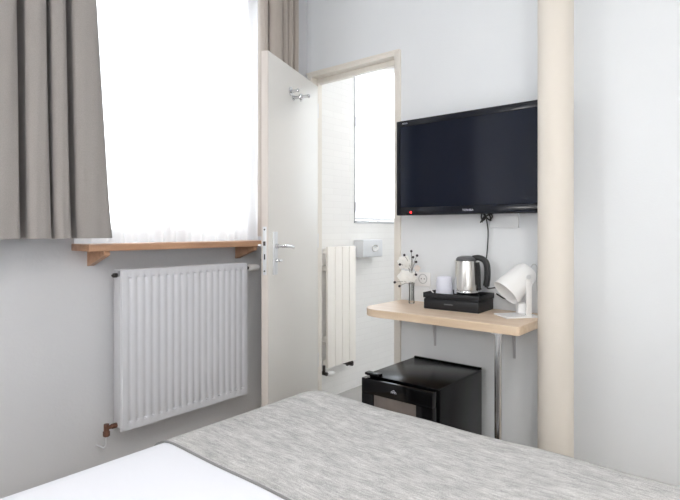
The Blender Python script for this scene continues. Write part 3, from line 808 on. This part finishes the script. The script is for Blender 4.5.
def sprig(name, label, root, blooms, matp, stem_pts):
    t = thing(name, label, 'flower', root)
    b = BM(); tube(b, stem_pts, .0011, seg=6); obj('stem', b, M['stem'], t)
    for k, (c, r) in enumerate(blooms):
        b = BM()
        petals(b, c, r, 6, .8, k * 7 + int(c.z * 1000), (.45, -.85, .2)); petals(b, c + Vector((.002, -.004, 0)), r * .72, 5, 1.4, k * 5 + 3, (.45, -.85, .35))
        o = obj('blossom', b, matp, t, smooth=60)
        b = BM(); ball(b, c + Vector((.004, -.010, .002)), r * .14, 8); obj('flower_centre', b, M['petal'], o)
z0v = .846
sprig('flower_sprig', 'tall sprig with the upper white blossom in the glass vase', fp3(0, z0v), [(fp3(-.034, 1.026), .036), (fp3(-.012, 1.018, .004), .022)], M['petal'], [fp3(.001, z0v), fp3(.002, .93), fp3(-.01, .99, .01), fp3(-.034, 1.028, .006)])
sprig('flower_sprig', 'short sprig with the lower white blossoms just above the glass vase', fp3(0, z0v, .003), [(fp3(-.034, .958), .036), (fp3(-.004, .956, -.006), .028)], M['petal'], [fp3(-.003, z0v, .003), fp3(-.003, .93), fp3(-.02, .95, .004), fp3(-.030, .954, .004)])
sprig('flower_sprig', 'small pale pink blossom on the right side of the vase flowers', fp3(.002, z0v, .004), [(fp3(.027, .998), .017)], M['pinkpetal'], [fp3(.004, z0v, .004), fp3(.005, .94), fp3(.015, .97), fp3(.026, .996, .003)])
t = thing('berry_sprig', 'branching twig tipped with dark round berries among the white vase flowers', 'twig', fp3(.003, z0v, -.003))
bts = [(-.003, 1.080), (-.037, 1.062), (.023, 1.060), (.004, 1.052), (.018, 1.030), (-.058, 1.018), (.018, .970), (-.082, .934), (-.060, .916)]
b = BM()
tube(b, [fp3(.003, z0v, -.003), fp3(.002, .93, -.003), fp3(.0, 1.0, -.008), fp3(-.003, 1.080, -.012)], .0014, seg=6)
for q, z in bts[1:]:
    sz = min(z - .02, .985) if z > .95 else .925
    tube(b, [fp3(.001, sz, -.006), fp3(q * .5, (sz + z) / 2 + .008, -.014), fp3(q, z, -.020)], .0009, seg=5)
obj('stem', b, M['stem'], t)
for q, z in bts:
    b = BM(); ball(b, fp3(q, z, -.020 if q != -.003 else -.012), .0062, 12); obj('berry', b, M['berry'], t)

# ------------------------------------------------------------------ mini fridge
t = thing('mini_fridge', 'black mini fridge with smoked glass door under the wooden desk', 'fridge', (.92, -.22, 0))
fx0, fx1, fyf, fyb, fz = .753, 1.096, -.456, -.035, .568
b = BM(); box(b, fx0, fx1, fyf + .048, fyb, .02, fz - .006, .004); obj('body', b, M['fridge'], t)
b = BM(); box(b, fx0 - .001, fx1 + .001, fyf + .030, fyb + .001, fz - .006, fz, .0025)
box(b, fx0, fx1, fyb - .012, fyb, fz, fz + .006, .002)
obj('top_panel', b, M['fridge'], t)
b = BM(); box(b, fx0 - .002, fx0 + .070, fyf + .020, fyf + .050, fz - .001, fz + .010, .002); obj('hinge_cover', b, M['fridge'], t)
b = BM()
y0_, y1_ = fyf, fyf + .040; gx0, gx1, gz0, gz1 = fx0 + .058, fx1 - .080, .10, .497
for q in ((fx0 - .003, fx1 - .008, gz1, fz - .009), (fx0 - .003, fx1 - .008, .03, gz0), (fx0 - .003, gx0, gz0, gz1), (gx1, fx1 - .008, gz0, gz1)):
    box(b, q[0], q[1], y0_, y1_, q[2], q[3], .002)
dq = obj('door', b, M['blackgloss'], t)
b = BM(); box(b, gx0 + .0005, gx1 - .0005, y0_ + .004, y0_ + .010, gz0 + .0005, gz1 - .0005); obj('door_glass', b, M['fglass'], dq)
b = BM(); box(b, gx0, gx1, y0_ + .012, y0_ + .034, gz0, gz1); obj('door_backing', b, M['black'], dq)
b = BM(); zc, xc, yy = .526, .912, y0_ - .0006
for k in range(3):
    tube(b, [(xc - .012 + k * .008, yy, zc - .004), (xc - .0112 + k * .008, yy, zc + .001), (xc - .008 + k * .008, yy, zc + .003), (xc - .005 + k * .008, yy, zc + .001), (xc - .004 + k * .008, yy, zc - .004)], .0011, seg=6)
tube(b, [(xc - .005, yy, zc + .006), (xc, yy, zc + .0085), (xc + .005, yy, zc + .006)], .0011, seg=6)
obj('emblem', b, M['letter'], dq)
for x in (fx0 + .03, fx1 - .03):
    for y in (fyf + .08, fyb - .04):
        b = BM(); cyl(b, (x, y, 0), (x, y, .022), .014, seg=16); obj('foot', b, M['black'], t)

# ------------------------------------------------------------------ bed
def wave(x, y):
    return .004 * math.sin(x * 5.3 + y * 2.1) + .003 * math.sin(x * 2.2 - y * 6.1 + 1.3) + .0015 * math.sin(x * 17 + y * 9)
def loft(x0, x1, y0, y1, ztop, zbot, Rc, rb, off=0.0, n=14, rings_in=26):
    """rounded mattress-like shell: side wall, rounded lip, top plate in concentric rings"""
    b = BM(); rings = []; half = (x1 - x0) / 2; ra = rb * 1.9
    prof = [(0, zbot), (0, zbot + (ztop - rb - zbot) * .33), (0, zbot + (ztop - rb - zbot) * .66), (0, ztop - rb)]
    for k in range(1, 9):
        a = k / 8 * PI / 2; prof.append((ra * (1 - math.cos(a)), ztop - rb + rb * math.sin(a)))
    for k in range(1, rings_in + 1):
        prof.append((ra + (half - ra - .01) * (k / rings_in), ztop))
    cx0, cx1, cy0, cy1 = x0 - off, x1 + off, y0 - off, y1 + off
    for ins, z in prof:
        r = max(Rc + off - ins, .012); a0, a1, b0, b1 = cx0 + ins, cx1 - ins, cy0 + ins, cy1 - ins
        ring = []
        cs = [(a1 - r, b1 - r, 0), (a0 + r, b1 - r, PI / 2), (a0 + r, b0 + r, PI), (a1 - r, b0 + r, 1.5 * PI)]
        for (ux, uy, st) in cs:
            for k in range(n + 1):
                a = st + PI / 2 * k / n; ring.append((ux + r * math.cos(a), uy + r * math.sin(a)))
        # subdivide the straight runs
        full = []
        for i, p in enumerate(ring):
            full.append(p)
            if (i + 1) % (n + 1) == 0:
                q = ring[(i + 1) % len(ring)]
                for s in range(1, 40): full.append((p[0] + (q[0] - p[0]) * s / 40, p[1] + (q[1] - p[1]) * s / 40))
        rings.append([b.verts.new((x, y, z + off * (1 if z > zbot + .01 else 0) + wave(x, y) * (1 if z > ztop - rb else 0))) for x, y in full])
    for A_, B_ in zip(rings, rings[1:]):
        m_ = len(A_)
        for i in range(m_): b.faces.new((A_[i], A_[(i + 1) % m_], B_[(i + 1) % m_], B_[i]))
    b.faces.new(rings[-1])
    return b
bx0, bx1, by0, by1, bzt = .762, 2.40, -2.85, -.766, .606
t = thing('bed', 'wide hotel bed under the white duvet in the foreground', 'bed', (1.59, -1.8, 0))
b = BM(); box(b, bx0 + .04, bx1 - .04, by0, by1 - .05, .10, .33, .02); obj('base', b, M['bedbase'], t)
b = loft(bx0 + .03, bx1 - .03, by0, by1 - .03, .572, .335, .10, .05, n=8, rings_in=4); obj('mattress', b, M['duvet'], t)
for x in (bx0 + .12, bx1 - .12):
    for y in (by0 + .12, by1 - .15):
        b = BM(); cyl(b, (x, y, 0), (x, y, .10), .025, seg=20); obj('leg', b, M['darkmetal'], t)
b = BM(); box(b, bx0 - .05, bx1 + .05, by0 - .09, by0 - .02, .05, 1.05, .02); obj('headboard', b, M['bedbase'], t)
b = loft(bx0, bx1, by0, by1, bzt, .26, .11, .055)
tag(obj('duvet', b, M['duvet'], smooth=50), 'smooth white duvet covering the bed in the foreground', 'duvet')
def slab(yc0, off, keep_to=None):
    b = loft(bx0, bx1, by0, by1, bzt, .30, .11, .055, off=off)
    bmesh.ops.bisect_plane(b, geom=b.verts[:] + b.edges[:] + b.faces[:], plane_co=(0, yc0, 0), plane_no=(0, 1, 0), clear_inner=True)
    if keep_to: bmesh.ops.bisect_plane(b, geom=b.verts[:] + b.edges[:] + b.faces[:], plane_co=(0, keep_to, 0), plane_no=(0, 1, 0), clear_outer=True)
    return b
rn = thing('bed_runner', 'grey woven bed runner laid across the foot of the white duvet', 'bed runner', (1.59, -1.1, .6))
b = slab(-1.422, .0038); o = obj('cloth', b, M['runner'], rn, smooth=50)
md = o.modifiers.new('thickness', 'SOLIDIFY'); md.thickness = .003; md.offset = -1
b = slab(-1.424, .0048, -1.419); o = obj('hem', b, M['hem'], rn, smooth=50)
md = o.modifiers.new('thickness', 'SOLIDIFY'); md.thickness = .0042; md.offset = -1

# ------------------------------------------------------------------ unseen ceiling fill lamps, added to brighten the bedroom and the bathroom
def added_ceiling_lamp(x, y, r, label, power, col):
    t = thing('added_ceiling_lamp', label, 'lamp', (x, y, H - .06))
    b = BM(); revolve(b, (x, y, H), (0, 0, -1), [(0, .0), (r, .0), (r, .02), (r - .01, .03)], 40); obj('ceiling_plate', b, M['satin'], t)
    b = BM(); revolve(b, (x, y, H), (0, 0, -1), [(r - .012, .031), (r * .95, .055), (r * .6, .075), (0, .08)], 40); obj('opal_shade', b, M['added_lamp_glow'], t)
    ld_ = bpy.data.lights.new('added_ceiling_light', 'AREA'); ld_.shape = 'DISK'; ld_.size = r * 2; ld_.energy = power; ld_.color = col
    lo_ = bpy.data.objects.new('added_ceiling_light', ld_); C.objects.link(lo_); lo_.location = (x, y, H - .085)
added_ceiling_lamp(2.45, -2.2, .30, 'added round opal fill lamp on the ceiling over the bed, out of view', 24, (1.0, .97, .93))
added_ceiling_lamp(.85, .95, .16, 'added round opal fill lamp on the bathroom ceiling, out of view', 9, (1.0, .99, .97))

for x, lab in ((1.05, 'added small opal fill lamp on the wall left of the headboard, out of view'), (3.0, 'added small opal fill lamp on the wall right of the headboard, out of view')):  # unseen lamps added for low-angle fill under the desk and lower walls
    t = thing('added_wall_lamp', lab, 'lamp', (x, YB, 1.45))
    b = BM(); cyl(b, (x, YB + .001, 1.50), (x, YB + .015, 1.50), .05, seg=28); cyl(b, (x, YB + .015, 1.50), (x, YB + .08, 1.50), .008, seg=12); obj('mount', b, M['satin'], t)
    b = BM(); ball(b, (x, YB + .15, 1.50), .075, 28); obj('opal_globe', b, M['added_lamp_glow'], t)
    ld_ = bpy.data.lights.new('added_wall_light', 'POINT'); ld_.energy = 19; ld_.color = (1, .97, .94); ld_.shadow_soft_size = .09
    lo_ = bpy.data.objects.new('added_wall_light', ld_); C.objects.link(lo_); lo_.location = (x, YB + .33, 1.50)

# portals help the renderer find the daylight openings
for y0_, y1_, z0_, z1_, x in ((WY0, WY1, WZ0, WZ1, -.28), (BWY0, BWY1, BWZ0, BWZ1, -.28)):
    l = bpy.data.lights.new('daylight_portal', 'AREA'); l.shape = 'RECTANGLE'; l.size = z1_ - z0_; l.size_y = y1_ - y0_
    l.cycles.is_portal = True
    o = bpy.data.objects.new('daylight_portal', l); C.objects.link(o); o.location = (x, (y0_ + y1_) / 2, (z0_ + z1_) / 2); o.rotation_euler = (0, R(-90), 0)

# ------------------------------------------------------------------ sky
w = bpy.data.worlds.new('World'); bpy.context.scene.world = w; w.use_nodes = True
bg = w.node_tree.nodes['Background']; bg.inputs['Color'].default_value = (.90, .95, 1.0, 1); bg.inputs['Strength'].default_value = 8.0

# ------------------------------------------------------------------ camera
cam = bpy.data.cameras.new('camera'); co = bpy.data.objects.new('camera', cam); C.objects.link(co)
co.location = (2.0895, -2.2, 1.18); co.rotation_euler = (R(90), 0, R(39.9))
cam.sensor_width = 36; cam.lens = 36 * 521 / 680; cam.shift_y = -20 / 680; cam.clip_start = .02
S = bpy.context.scene; S.camera = co
S.view_settings.view_transform = 'Standard'; S.view_settings.look = 'None'; S.view_settings.exposure = 0.08; S.view_settings.gamma = 1; S.view_settings.use_curve_mapping = False
S.cycles.use_denoising = True; S.cycles.max_bounces = 12; S.cycles.diffuse_bounces = 8; S.cycles.transparent_max_bounces = 16; S.cycles.sample_clamp_indirect = 6
for o in bpy.data.objects:
    if '_w' in o: del o['_w']
